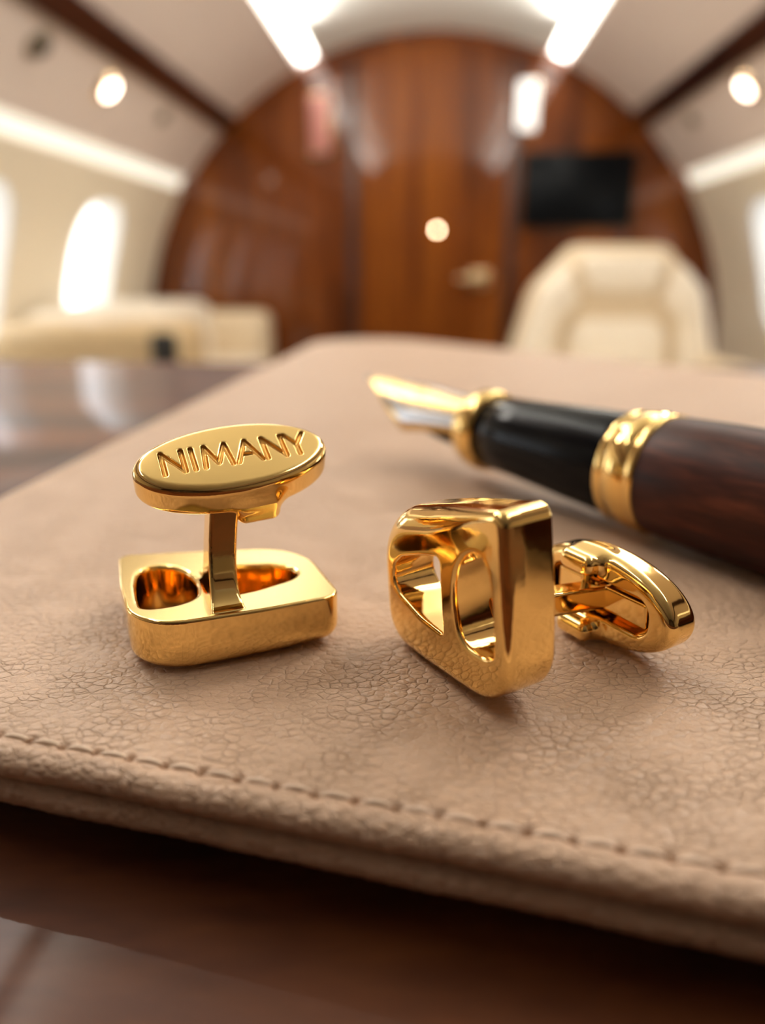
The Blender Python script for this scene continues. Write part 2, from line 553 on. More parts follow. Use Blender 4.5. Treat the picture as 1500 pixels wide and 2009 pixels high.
# side walls with rounded window openings
WIN_A = 73.2; WIN_HA = 10.8; WIN_HW = 0.142     # centre angle, half height (deg), half width
WIN_Y = [2.17 - 0.60 * k for k in range(4)]
def side_wall(sg, side, wn0):
    vs, fs = [], []
    def P(a, y, r=1.0):
        x, z = arc_pt(sg * a, r)
        vs.append(cab(x, y, z)); return len(vs) - 1
    a_top, a_bot = 57.4, 118.0
    aw0, aw1 = WIN_A - WIN_HA - 3, WIN_A + WIN_HA + 3
    def strip(a0, a1, y0, y1, na, ny=1):
        ids = [[P(a0 + (a1 - a0) * i / na, y0 + (y1 - y0) * j / ny) for j in range(ny + 1)] for i in range(na + 1)]
        for i in range(na):
            for j in range(ny):
                fs.append((ids[i][j], ids[i + 1][j], ids[i + 1][j + 1], ids[i][j + 1]))
    strip(a_top, aw0, YR, YB, 3); strip(aw1, a_bot, YR, YB, 12)
    edges = sorted([yw - WIN_HW - 0.04 for yw in WIN_Y] + [yw + WIN_HW + 0.04 for yw in WIN_Y])
    bounds = [YR] + edges + [YB]
    for k in range(0, len(bounds), 2):
        if bounds[k + 1] > bounds[k]: strip(aw0, aw1, bounds[k], bounds[k + 1], 8)
    N = 48
    for k, yw in enumerate(WIN_Y):
        outer, inner = [], []
        for q in range(N):
            t = 2 * math.pi * q / N
            c, s = math.cos(t), math.sin(t)
            sq = max(abs(c), abs(s))
            outer.append(P(WIN_A + (WIN_HA + 3) * s / sq, yw + (WIN_HW + 0.04) * c / sq))
            e = 2 / 3.0
            inner.append((WIN_A + WIN_HA * math.copysign(abs(s) ** e, s), yw + WIN_HW * math.copysign(abs(c) ** e, c)))
        rim = [P(a, y) for a, y in inner]
        for q in range(N):
            q2 = (q + 1) % N
            fs.append((outer[q], outer[q2], rim[q2], rim[q]))
        # the window itself: a deep surround and its daylit pane
        wv, wf = [], []
        for r, sh in ((1.002, 1.0), (1.012, 0.97), (1.06, 0.86)):
            for a, y in inner:
                x, z = arc_pt(sg * (WIN_A + (a - WIN_A) * sh), r)
                wv.append(cab(x, yw + (y - yw) * sh, z))
        for b in range(2):
            for q in range(N):
                q2 = (q + 1) % N
                wf.append((b * N + q, b * N + q2, (b + 1) * N + q2, (b + 1) * N + q))
        wo = obj_py('window_%d' % (wn0 + k), wv, wf, M['reveal'], None)
        wo['kind'] = 'structure'
        pv = [wv[2 * N + q] for q in range(N)]
        po = obj_py('pane', pv, [tuple(range(N))], M['pane'], wo, False)
        wo.data.update()
    o = obj_py('wall_' + side, vs, fs, M['shell'])
    bm = bmesh.new(); bm.from_mesh(o.data)
    bmesh.ops.remove_doubles(bm, verts=bm.verts[:], dist=1e-5)
    bmesh.ops.recalc_face_normals(bm, faces=bm.faces[:])
    bm.to_mesh(o.data); bm.free()
    o['kind'] = 'structure'
side_wall(-1, 'left', 1)
side_wall(1, 'right', 5)

o = box('floor', (-1.4, YR * CS, -0.04), (1.4, YB * CS, 0.0), M['carpet']); o['kind'] = 'structure'

def disc_wall(name, y, mat, thick):
    bm = bmesh.new()
    pts = [arc_pt(-118 + 236 * k / 96, 1.05) for k in range(97)]
    f = [bm.verts.new(cab(x, y, z)) for x, z in pts]
    g = [bm.verts.new(cab(x, y, z) + Vector((0, thick, 0))) for x, z in pts]
    n = len(pts)
    bm.faces.new(f); bm.faces.new(g[::-1])
    for i in range(n):
        bm.faces.new((f[i], f[(i + 1) % n], g[(i + 1) % n], g[i]))
    o = obj_bm(name, bm, mat); o['kind'] = 'structure'
    return o
disc_wall('wall_front', YB, M['bulkhead'], 0.04)
disc_wall('wall_rear', YR, M['rear'], -0.04)

# dark rim moulding round the bulkhead
def ring_trim(name, r0, r1, y, depth, mat, a=112):
    bm = bmesh.new(); n = 90
    rows = []
    for k in range(n + 1):
        t = -a + 2 * a * k / n
        row = []
        for r, yy in ((r0, y), (r0, y - depth), (r1, y - depth), (r1, y)):
            x, z = arc_pt(t, r); row.append(bm.verts.new(cab(x, yy, z)))
        rows.append(row)
    for k in range(n):
        for j in range(4):
            bm.faces.new((rows[k][j], rows[k][(j + 1) % 4], rows[k + 1][(j + 1) % 4], rows[k + 1][j]))
    bm.faces.new(rows[0]); bm.faces.new(rows[-1])
    o = obj_bm(name, bm, mat, None); o['kind'] = 'structure'
ring_trim('trim_11', 0.972, 0.999, YB - 0.001, 0.02, M['bulkhead'])

# door leaf in the middle of the bulkhead, a curved head following the arch
def door():
    x0, x1 = -0.262, 0.240
    top = [(x0 + (x1 - x0) * k / 14, 0.668 + 0.022 * math.sin(math.pi * k / 14)) for k in range(15)]
    ol = [(x0, FLOOR_S + 0.01)] + [(x1, FLOOR_S + 0.01)] + top[::-1]
    bm = bmesh.new()
    f = [bm.verts.new(cab(x, YB - 0.012, z)) for x, z in ol]
    g = [bm.verts.new(cab(x, YB - 0.0005, z)) for x, z in ol]
    n = len(ol)
    bm.faces.new(f); bm.faces.new(g[::-1])
    for i in range(n): bm.faces.new((f[i], f[(i + 1) % n], g[(i + 1) % n], g[i]))
    d = obj_bm('door_1', bm, M['door']); d['kind'] = 'structure'
    # dark jambs either side
    for k, (a, b) in enumerate(((x0 - 0.030, x0 - 0.002), (x1 + 0.002, x1 + 0.030))):
        lo, hi = cab(a, YB - 0.02, FLOOR_S + 0.01), cab(b, YB - 0.0005, 0.655)
        j = box('trim_%d' % (12 + k), lo, hi, M['darkwood'], None, 0.004); j['kind'] = 'structure'
    # lever handle
    c = cab(0.150, YB - 0.013, -0.028)
    bm = bmesh.new(); add_box(bm, c + Vector((-0.03, -0.010, -0.035)), c + Vector((0.05, 0, 0.035)), 0.006)
    add_box(bm, c + Vector((-0.085, -0.045, -0.012)), c + Vector((0.02, -0.025, 0.012)), 0.008)
    add_box(bm, c + Vector((-0.005, -0.045, -0.012)), c + Vector((0.018, -0.004, 0.012)), 0.006)
    h = obj_bm('door_handle', bm, M['brass'], d, True)
    h['label'] = 'brass lever handle'
door()

# small shiny button on the door, its glint given as a glowing ball
e = empty('glint_button', cab(0.009, YB - 0.0125, 0.130), (math.pi / 2, 0, 0))
tag(e, 'small round brass button with a glowing glint in the middle of the wooden door', 'button')
bm = bmesh.new(); bmesh.ops.create_cone(bm, cap_ends=True, segments=32, radius1=0.016, radius2=0.014, depth=0.006, matrix=Matrix.Translation((0, 0, 0.003)))
obj_bm('bezel', bm, M['brass'], e)
bm = bmesh.new(); bmesh.ops.create_uvsphere(bm, u_segments=24, v_segments=12, radius=0.0085, matrix=Matrix.Translation((0, 0, 0.006)))
obj_bm('lens', bm, M['button_glint'], e, True)  # glows in place of the button's specular glint

# wall mounted screen
e = empty('television', cab(0.470, YB, 0.252))
tag(e, 'black flat screen mounted on the wood bulkhead above the cream chair', 'television')
W2, H2 = 0.182 * CS, 0.116 * CS
box('bezel', (-W2, -0.03, -H2), (W2, -0.0005, H2), M['bezel'], e, 0.006)
box('screen', (-W2 + 0.012, -0.032, -H2 + 0.012), (W2 - 0.012, -0.0295, H2 - 0.012), M['screen'], e, 0.001, 1)

# narrow panels high on the bulkhead: a white lamp and a painted pink reflection
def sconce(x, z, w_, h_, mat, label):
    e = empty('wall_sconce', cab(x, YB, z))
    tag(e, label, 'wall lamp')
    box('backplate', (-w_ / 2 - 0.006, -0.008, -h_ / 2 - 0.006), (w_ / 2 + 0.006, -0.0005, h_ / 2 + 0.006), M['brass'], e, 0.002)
    box('front_panel', (-w_ / 2, -0.03, -h_ / 2), (w_ / 2, -0.006, h_ / 2), mat, e, 0.008)
sconce(0.290, 0.503, 0.075, 0.17, M['sconce'], 'narrow white frosted wall lamp high on the bulkhead, above the black screen')
sconce(-0.382, 0.455, 0.075, 0.21, M['pink_reflection'], 'narrow pinkish panel standing in for a reflection high on the bulkhead, left of the door')  # added plate, unlit; its pink colour replaces a reflection in the gloss

# reading lights and air vents in the overhead panels
def on_panel(ratio):
    """point on the overhead panel arc along a measured direction"""
    dx, dz = ratio
    lo, hi = 0.3, 4.0
    for _ in range(60):
        y = (lo + hi) / 2
        rr = math.hypot(dx * y - CX, dz * y - CZ)
        if rr < CR * 0.993: lo = y
        else: hi = y
    p = cab(dx * y, y, dz * y)
    nrm = Vector((CX - dx * y, 0, CZ - dz * y)).normalized()
    return p, nrm
def fixture(name, cat, p, nrm, label, group, parts):
    e = empty(name, p)
    e.rotation_mode = 'QUATERNION'
    e.rotation_quaternion = nrm.to_track_quat('Z', 'Y')
    tag(e, label, cat, group)
    for nm, r0, r1, z0, z1, mt in parts:
        bm = bmesh.new()
        bmesh.ops.create_cone(bm, cap_ends=True, segments=40, radius1=r0, radius2=r1, depth=z1 - z0, matrix=Matrix.Translation((0, 0, (z0 + z1) / 2)))
        obj_bm(nm, bm, mt, e)
    return e
for (rt, lab) in (((-0.404, 0.214), 'lit round reading light in the left overhead panel, beside the grey air vents'),
                  ((0.362, 0.205), 'lit round reading light in the right overhead panel, above the right light strip')):
    p, nr = on_panel(rt)
    e = fixture('reading_light', 'reading light', p, nr, lab, 'overhead reading lights',
                [('bezel', 0.045, 0.036, 0.0005, 0.012, M['brass']), ('lens', 0.026, 0.024, 0.010, 0.0145, M['lens'])])
vents = (((-0.484, 0.262), 0.036, 'dark grey round air vent at the near end of the left overhead panel'),
         ((-0.338, 0.181), 0.024, 'small faint round air vent at the far end of the left overhead panel'),
         ((0.303, 0.171), 0.026, 'small faint round air vent in the right overhead panel'))
for rt, rad, lab in vents:
    p, nr = on_panel(rt)
    fixture('air_vent', 'air vent', p, nr, lab, 'overhead air vents',
            [('bezel', rad, rad * 0.85, 0.0005, 0.010, M['vent']), ('nozzle', rad * 0.55, rad * 0.40, 0.008, 0.020, M['charcoal'] if rad > 0.03 else M['vent'])])

# cove lamps washing the dome, and unseen spots added to light the table
def area(name, loc, size, power, col, target, size_y=None):
    ld = bpy.data.lights.new(name, 'AREA'); ld.energy = power; ld.color = col
    ld.shape = 'RECTANGLE'; ld.size = size; ld.size_y = size_y or size
    o = bpy.data.objects.new(name, ld); COL.objects.link(o); o.location = loc
    o.rotation_mode = 'QUATERNION'
    o.rotation_quaternion = (Vector(target) - Vector(loc)).to_track_quat('-Z', 'Y')
    return o
for sg in (-1, 1):
    x, z = arc_pt(sg * 20.5, 0.970)
    p = cab(x, 1.25, z)
    o = area('cove_lamp', p, 0.03, COVE_W, (1.0, 0.96, 0.90), p + Vector((-sg * 0.7, 0, 0.72)), 2.6)
    # long side along the cabin
    zax = Vector((sg * 0.87, 0, -0.5)).normalized(); yax = Vector((0, 1, 0)); xax = yax.cross(zax)
    o.rotation_quaternion = Matrix((xax, yax, zax)).transposed().to_quaternion()
    x, z = arc_pt(sg * 33, 0.985)
    ld = bpy.data.lights.new('key_spot', 'SPOT'); ld.energy = KEY_W; ld.color = (1.0, 0.93, 0.84)  # added spot out of view, no fixture, to light the table
    ld.spot_size = R(60); ld.spot_blend = 0.7; ld.shadow_soft_size = 0.11
    lo = bpy.data.objects.new('key_spot', ld); COL.objects.link(lo)
    lo.location = cab(x, 0.62, z)
    lo.rotation_mode = 'QUATERNION'; lo.rotation_quaternion = (Vector((0, 0.08, LEATHER_Z)) - lo.location).to_track_quat('-Z', 'Y')

# ------------------------------------------------------------------ seats
def cab_len(v): return v * CS
ch = empty('cabin_armchair', (cab(0.475, 2.12, 0).x, cab(0, 2.12, 0).y, 0), (0, 0, R(4)))
tag(ch, 'cream leather swivel armchair with rounded back in front of the wood bulkhead', 'armchair')
zt = CAM_Z + 0.062 * CS
def zc(z): return CAM_Z + z * CS
out = [(-0.145, zt), (-0.268, zc(-0.045)), (-0.328, zc(-0.22)), (-0.335, zc(-0.38)), (0.335, zc(-0.38)), (0.328, zc(-0.22)), (0.268, zc(-0.045)), (0.145, zt)]
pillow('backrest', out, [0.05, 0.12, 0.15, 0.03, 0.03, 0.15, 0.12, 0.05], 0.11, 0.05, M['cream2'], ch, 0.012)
hp = [(-0.140, zc(0.040)), (-0.105, zc(-0.06)), (0.105, zc(-0.06)), (0.140, zc(0.040))]
o = pillow('headrest', hp, [0.03, 0.03, 0.03, 0.03], 0.045, 0.022, M['cream'], ch, 0.008, 0.012); o.location.y = -0.095
lp = [(-0.150, zc(-0.120)), (-0.165, zc(-0.36)), (0.165, zc(-0.36)), (0.150, zc(-0.120))]
o = pillow('lumbar_cushion', lp, [0.07, 0.02, 0.02, 0.07], 0.055, 0.03, M['cream'], ch, 0.008, 0.015); o.location.y = -0.095
for sg in (-1, 1):
    bp = [(sg * 0.165, zc(0.03)), (sg * 0.125, zc(-0.075)), (sg * 0.185, zc(-0.14)), (sg * 0.195, zc(-0.36)), (sg * 0.318, zc(-0.36)), (sg * 0.312, zc(-0.22)), (sg * 0.252, zc(-0.045))]
    o = pillow('side_bolster', bp, [0.02, 0.02, 0.03, 0.02, 0.04, 0.08, 0.06], 0.07, 0.035, M['cream'], ch, 0.009, 0.012); o.location.y = -0.085
box('seat_cushion', (-0.25, -0.60, 0.30), (0.25, -0.09, 0.44), M['cream'], ch, 0.045, 5)
for sg in (-1, 1):
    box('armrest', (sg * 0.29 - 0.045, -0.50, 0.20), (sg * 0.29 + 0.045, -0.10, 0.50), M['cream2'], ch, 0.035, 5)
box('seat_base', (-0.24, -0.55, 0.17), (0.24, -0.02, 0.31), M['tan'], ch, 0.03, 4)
bm = bmesh.new(); bmesh.ops.create_cone(bm, cap_ends=True, segments=40, radius1=0.11, radius2=0.08, depth=0.18, matrix=Matrix.Translation((0, -0.28, 0.09)))
obj_bm('pedestal', bm, M['steel'], ch)

dv = empty('divan', (cab(-0.80, 2.2, 0).x, cab(0, 2.2, 0).y, 0))
tag(dv, 'cream divan with padded armrests along the left wall under the windows', 'sofa')
def dbox(name, lo, hi, mat, bevel=0.03):
    """cabin survey corners -> divan local box"""
    a, b = cab(*lo), cab(*hi)
    off = dv.location
    return box(name, a - off, b - off, mat, dv, bevel, 5)
dbox('armrest', (-0.975, 1.60, -0.50), (-0.540, 1.80, -0.112), M['tan'], 0.04)
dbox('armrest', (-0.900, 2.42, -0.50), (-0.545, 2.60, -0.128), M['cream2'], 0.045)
dbox('back_cushion', (-0.975, 1.75, -0.40), (-0.80, 2.58, -0.092), M['cream'], 0.035)
dbox('back_cushion', (-0.93, 1.82, -0.40), (-0.655, 2.25, -0.082), M['cream'], 0.045)
dbox('seat_cushion', (-0.90, 1.97, -0.45), (-0.53, 2.41, -0.26), M['cream'], 0.03)
dbox('base', (-0.80, 1.62, FLOOR_S + 0.002), (-0.56, 2.58, -0.44), M['tan'], 0.02)
c = cab(-0.580, 1.60, -0.165) - dv.location
o = box('dark_plate', c + Vector((-0.035, -0.012, -0.045)), c + Vector((0.035, 0.02, 0.045)), M['charcoal'], dv, 0.012)  # dark plate on the inner end of the near armrest
o['label'] = 'dark plate'

# ------------------------------------------------------------------ table
tb = empty('table', (0, 0, 0), (0, 0, 0))
tb.location = (0.0, 0.05, 0.0)
tag(tb, 'glossy dark mahogany table carrying the leather portfolio', 'table')
def table_top():
    c, s = math.cos(PSI), math.sin(PSI)
    P = round_poly([(-0.42, -0.30), (0.42, -0.30), (0.42, 0.262), (-0.42, 0.262)], [0.05, 0.05, 0.03, 0.03], 8)
    vs, fs = [], []
    prof = [(0.004, -0.030), (0.0, -0.026), (0.0, -0.005), (0.0015, -0.0015), (0.005, 0.0)]
    n = len(P)
    cen = P.mean(0)
    for ins, z in prof:
        for p in P:
            d = p - cen
            q = p - np.sign(d) * ins
            vs.append((q[0], q[1], TABLE_Z + z))
    for i in range(len(prof) - 1):
        for k in range(n):
            k2 = (k + 1) % n
            fs.append((i * n + k, i * n + k2, (i + 1) * n + k2, (i + 1) * n + k))
    fs.append(tuple(range(n))[::-1]); fs.append(tuple((len(prof) - 1) * n + k for k in range(n)))
    o = fix_normals(obj_py('tabletop', vs, fs, M['table'], tb, True))
    for p in o.data.polygons:
        if len(p.vertices) > 4: p.use_smooth = False
    o.data.set_sharp_from_angle(angle=R(30))
table_top()
box('leg', (-0.09, -0.10, 0.02), (0.09, 0.10, TABLE_Z - 0.031), M['table'], tb, 0.01)
box('foot', (-0.20, -0.20, 0.0005), (0.20, 0.20, 0.02), M['steel'], tb, 0.004)

# ------------------------------------------------------------------ leather portfolio
pf_rot = Euler((0, 0, PSI))
pf = empty('leather_portfolio', hd(0, 0, 0), (0, 0, PSI))
pf.location.z = TABLE_Z + BASE_T
tag(pf, 'taupe grained leather portfolio with stitched rolled edges lying on the table', 'portfolio')
CORN = [(-56.5, 48.0), (118.0, 32.7 - 0.265 * 118.0), (168.0, 154.0), (-24.5, 376.0)]
RADI = [8, 8, 10, 26]
def dense_outline(step_front, step):
    """ccw outline in mm, finely divided along the front edge that is in view"""
    P = round_poly(CORN, RADI, 16)
    out = []
    n = len(P)
    for i in range(n):
        a, b = P[i], P[(i + 1) % n]
        L = np.linalg.norm(b - a)
        if abs((b - a)[1] / ((b - a)[0] + 1e-9) + 0.265) < 0.06 and L > 60:
            x = a[0]; ts = [0.0]
            while ts[-1] < L:
                px = a[0] + (b[0] - a[0]) * ts[-1] / L
                ts.append(ts[-1] + (step_front if -52 < px < 44 else 3.0))
            ts = [t for t in ts if t < L - step_front]
        else:
            m = max(1, int(L / step)); ts = [L * k / m for k in range(m)]
        for t in ts: out.append(a + (b - a) * t / L)
    return np.array(out)
OUTL = dense_outline(0.12, 6.0)
def outline_normals(P):
    t = np.roll(P, -1, 0) - np.roll(P, 1, 0)
    t /= np.linalg.norm(t, axis=1, keepdims=True)
    return np.stack([-t[:, 1], t[:, 0]], 1)     # inward for ccw
NRM = outline_normals(OUTL)
fa, fb = np.array(CORN[0]), np.array(CORN[1])
FDIR = (fb - fa) / np.linalg.norm(fb - fa)
FNOR = np.array([-FDIR[1], FDIR[0]])
LA, LB = np.array(CORN[3]), np.array(CORN[0])
LDIR = (LB - LA) / np.linalg.norm(LB - LA); LNOR = np.array([-LDIR[1], LDIR[0]])
PITCH_ST = 2.45
ST_IN = 1.95
def noise1(x, seed, n=5, f0=0.3):
    r = np.random.default_rng(seed); o = 0
    for k in range(n):
        o = o + np.sin(x * f0 * 1.9 ** k + r.uniform(0, 6.28)) / 1.5 ** k
    return o
def cover(name, z0, inset0, mat, stitched):
    prof = [(3.0, 0.02), (1.2, 0.05), (0.62, 0.20), (0.24, 0.50), (0.05, 0.85), (0.0, 1.15), (0.05, 1.45), (0.20, 1.75), (0.45, 2.00),
            (0.75, 2.16), (1.05, 2.24), (1.35, 2.23), (1.60, 2.20), (1.78, 2.16), (ST_IN, 2.13), (2.12, 2.14), (2.30, 2.17), (2.6, 2.18), (3.2, 2.20), (4.6, 2.20), (8.0, 2.20)]
    arc = np.concatenate([[0], np.cumsum(np.linalg.norm(np.diff(OUTL, axis=0), axis=1))])
    s = (OUTL - fa) @ FDIR
    vs, fs = [], []
    n = len(OUTL)
    isfront = np.abs((OUTL - fa) @ FNOR) < 0.5
    for ins, z in prof:
        wob = (0.045 * noise1(arc, 3 if stitched else 5) + 0.02 * noise1(arc, 8, 3, 5.0)) * (1 if ins < 1.8 else 0.3)
        q = OUTL + NRM * (ins + inset0 + wob * (1 if z > 0.1 else 0))[:, None] if isinstance(wob, np.ndarray) else OUTL + NRM * (ins + inset0)
        zz = np.full(n, z)
        zz = zz + np.where((z > 1.0), 0.02 * noise1(arc, 11, 4, 0.7) * (1 if ins < 2 else 0.2), 0)
        if stitched and 1.3 < ins < 2.5:
            ph = (s / PITCH_ST) % 1.0
            dist = np.minimum(ph, 1 - ph) * PITCH_ST
            hole = np.exp(-(dist / 0.27) ** 2) * np.exp(-((ins - ST_IN) / 0.25) ** 2)
            zz = zz - 0.75 * hole * isfront
        vs += [(q[k, 0] * 1e-3, q[k, 1] * 1e-3, (z0 + zz[k]) * 1e-3) for k in range(n)]
    for i in range(len(prof) - 1):
        for k in range(n):
            k2 = (k + 1) % n
            fs.append((i * n + k, i * n + k2, (i + 1) * n + k2, (i + 1) * n + k))
    last = (len(prof) - 1) * n
    fs.append(tuple(last + k for k in range(n)))
    fs.append(tuple(range(n))[::-1])
    o = obj_py(name, vs, fs, mat, pf, True)
    return o
cover('back_cover', 0.0, 0.10, M['leather_low'], False)
cover('front_cover', 2.2, 0.0, M['leather'], True)
def base_pad():
    P = round_poly([(-40, 66), (104, 30), (150, 150), (-18, 225)], 12, 8)
    vs = [(x * 1e-3, y * 1e-3, z) for z in (-BASE_T + 0.00002, 0.00002) for x, y in P]
    n = len(P)
    fs = [tuple(range(n))[::-1], tuple(range(n, 2 * n))] + [(k, (k + 1) % n, n + (k + 1) % n, n + k) for k in range(n)]
    o = obj_py('base_pad', vs, fs, M['charcoal'], pf, False)
    o['label'] = 'dark recessed base'
base_pad()
# thread: one stitch, then copies along the seams
def stitch_mesh():
    path, rad = [], []
    L = PITCH_ST * 0.76
    for k in range(13):
        t = k / 12
        z = 0.16 * math.sin(math.pi * t) ** 0.7 - 0.10
        path.append(((t - 0.5) * L * 1e-3, 0.10e-3 * math.sin(math.pi * t), z * 1e-3))
        rad.append((0.11 + 0.09 * math.sin(math.pi * t) ** 0.6) * 1e-3)
    v, f = tube_mesh(path, rad, 10)
    me = bpy.data.meshes.new('stitch'); me.from_pydata([tuple(p) for p in v], [], f); me.update()
    me.materials.append(M['thread'])
    me.polygons.foreach_set('use_smooth', [True] * len(me.polygons))
    return me
STM = stitch_mesh()
def put_stitch(p, d):
    o = bpy.data.objects.new('stitch', STM)
    COL.objects.link(o); o.parent = pf
    o.location = (p[0] * 1e-3, p[1] * 1e-3, (2.2 + 2.13) * 1e-3)
    o.rotation_euler = (0, 0, math.atan2(d[1], d[0]) + R(4))
for k in range(2, 44):
    s = (k + 0.5) * PITCH_ST
    p = fa + FDIR * s + FNOR * ST_IN
    if -50 < p[0] < 42: put_stitch(p, FDIR)
for k in range(60, 150):
    s = (k + 0.5) * PITCH_ST
    p = LA + LDIR * s + LNOR * (ST_IN + 0.3)
    if 88 < p[1] < 210: put_stitch(p, LDIR)

# ------------------------------------------------------------------ cufflinks
T_PLATE = 4.4
def spline(pts, seg=10):
    """closed Catmull-Rom curve through the points"""
    P = np.array(pts, float); n = len(P); out = []
    for i in range(n):
        p0, p1, p2, p3 = P[(i - 1) % n], P[i], P[(i + 1) % n], P[(i + 2) % n]
        for k in range(seg):
            t = k / seg
            out.append(0.5 * (2 * p1 + (p2 - p0) * t + (2 * p0 - 5 * p1 + 4 * p2 - p3) * t * t + (3 * p1 - p0 - 3 * p2 + p3) * t ** 3))
    return np.array(out)

def plate_mesh(ay, dy, br, cr):
    """ay, dy: heights of the sharp and the broad rounded upper corner; br, cr: fillets of the lower two"""
    h = 0.10
    lo = (-1.4, -1.2, -0.5); hi = (17.2, 17.6, 4.7)
    ax = grid(lo, hi, h)
    X, Y = np.meshgrid(ax[0], ax[1], indexing='ij')
    out = round_poly([(-0.25, -0.1), (9.5, -0.4), (15.8, -0.1), (15.8, dy), (7.0, (ay + dy) / 2 + 0.35), (-0.25, ay), (-0.55, ay * 0.55)],
                     [br, 30, cr, 6.0, 30, 1.0, 30])
    d_out = sd_poly(X, Y, out)
    ky = (ay - 13.8) * 0.4
    h1 = sd_poly(X, Y, round_poly([(6.65, 3.45), (9.5, 3.8), (12.6, 4.8), (13.45, 5.7), (13.1, 7.0), (11.9, 7.9), (9.3, 8.7), (6.6, 9.3)],
                                  [0.3, 6, 2.0, 1.2, 1.3, 2.0, 6, 0.45]))
    h2 = sd_poly(X, Y, spline([(1.05, 4.2), (1.35, 3.55), (2.4, 3.35), (3.6, 3.5), (4.5, 4.15), (4.85, 5.5), (4.9, 7.2), (4.5, 8.9 + ky * 0.5), (3.5, 10.1 + ky), (2.3, 10.5 + ky), (1.5, 9.8 + ky), (1.1, 8.4), (1.0, 6.2)]))
    Z = ax[2][None, None, :]
    X3, Y3 = X[:, :, None], Y[:, :, None]
    zf = 0.42 * ((X3 - 7.8) ** 2 + (Y3 - 7.0) ** 2) / 90.0
    shape = (len(ax[0]), len(ax[1]), len(ax[2]))
    bc = lambda a: np.broadcast_to(a, shape)
    soft = np.clip((X3 - 0.5) / 8.0, 0, 1) * np.clip((Y3 + 7.0) / 15.0, 0, 1)
    soft = 0.60 + 1.25 * soft * soft * (3 - 2 * soft)
    # the sides draw in slightly towards the front; the front rim is crisp on one side, soft on the other
    F = rmax(bc(d_out[:, :, None]) + 0.05 * np.maximum(0, 2.0 - bc(Z)), zf - Z + 0 * X3, bc(soft))
    F = rmax(F, bc(Z) - T_PLATE, 0.22)
    for hh in (h1, h2):
        F = rmax(F, -(bc(hh[:, :, None]) - 0.10 * np.clip(bc(Z), 0, 5)), 0.32)
    me = nets_mesh('face_plate', F.astype(np.float64), lo, h)
    me.materials.append(M['gold']); me.materials.append(M['gold_brushed'])
    n = len(me.polygons)
    nr = np.zeros(n * 3); me.polygons.foreach_get('normal', nr); nr = nr.reshape(-1, 3)
    ce = np.zeros(n * 3); me.polygons.foreach_get('center', ce); ce = ce.reshape(-1, 3)
    mi = ((nr[:, 2] > 0.93) & (ce[:, 2] > 3.9e-3)).astype(np.int32)
    me.polygons.foreach_set('material_index', mi)
    return me

def post_mesh(ztop, dx, dy, blade=1.0, y0=0.95, y1=5.1, x0=5.95):
    """ztop: where the post meets the toggle, dx, dy: how far it leans on the way"""
    h = 0.10
    lo = (3.6, -1.6, 1.0); hi = (10.4, 10.4, ztop + 0.4)
    ax = grid(lo, hi, h)
    X, Y, Z = np.meshgrid(*ax, indexing='ij')
    zz = np.clip(Z, T_PLATE, ztop)
    t = (zz - T_PLATE) / (ztop - T_PLATE)
    fl = np.exp(-(zz - T_PLATE) / 0.55)
    cx = x0 + dx * t ** 1.7
    hx = 1.05 + 0.10 * t + 0.25 * fl * (Z > T_PLATE)
    ylo = y0 + blade * (1.75 * (1 - np.exp(-(zz - T_PLATE) / 2.0)) - 0.85 * fl) + dy * t
    yhi = y1 + blade * 2.6 * np.exp(-(zz - T_PLATE) / 1.0) + dy * t
    qx = np.abs(X - cx) - hx; qy = np.abs(Y - (ylo + yhi) / 2) - (yhi - ylo) / 2
    d = rmax(qx, qy, 0.25)
    F = np.maximum(d * 0.85, np.maximum(3.5 - Z, Z - ztop))
    me = nets_mesh('post', F, lo, h)
    me.materials.append(M['gold'])
    return me

def capsule(X, Y, Z, a, b, r):
    ax_, ay, az = a; ex, ey, ez = b[0] - a[0], b[1] - a[1], b[2] - a[2]
    l2 = ex * ex + ey * ey + ez * ez
    t = np.clip(((X - ax_) * ex + (Y - ay) * ey + (Z - az) * ez) / l2, 0, 1)
    return np.sqrt((X - ax_ - ex * t) ** 2 + (Y - ay - ey * t) ** 2 + (Z - az - ez * t) ** 2) - r

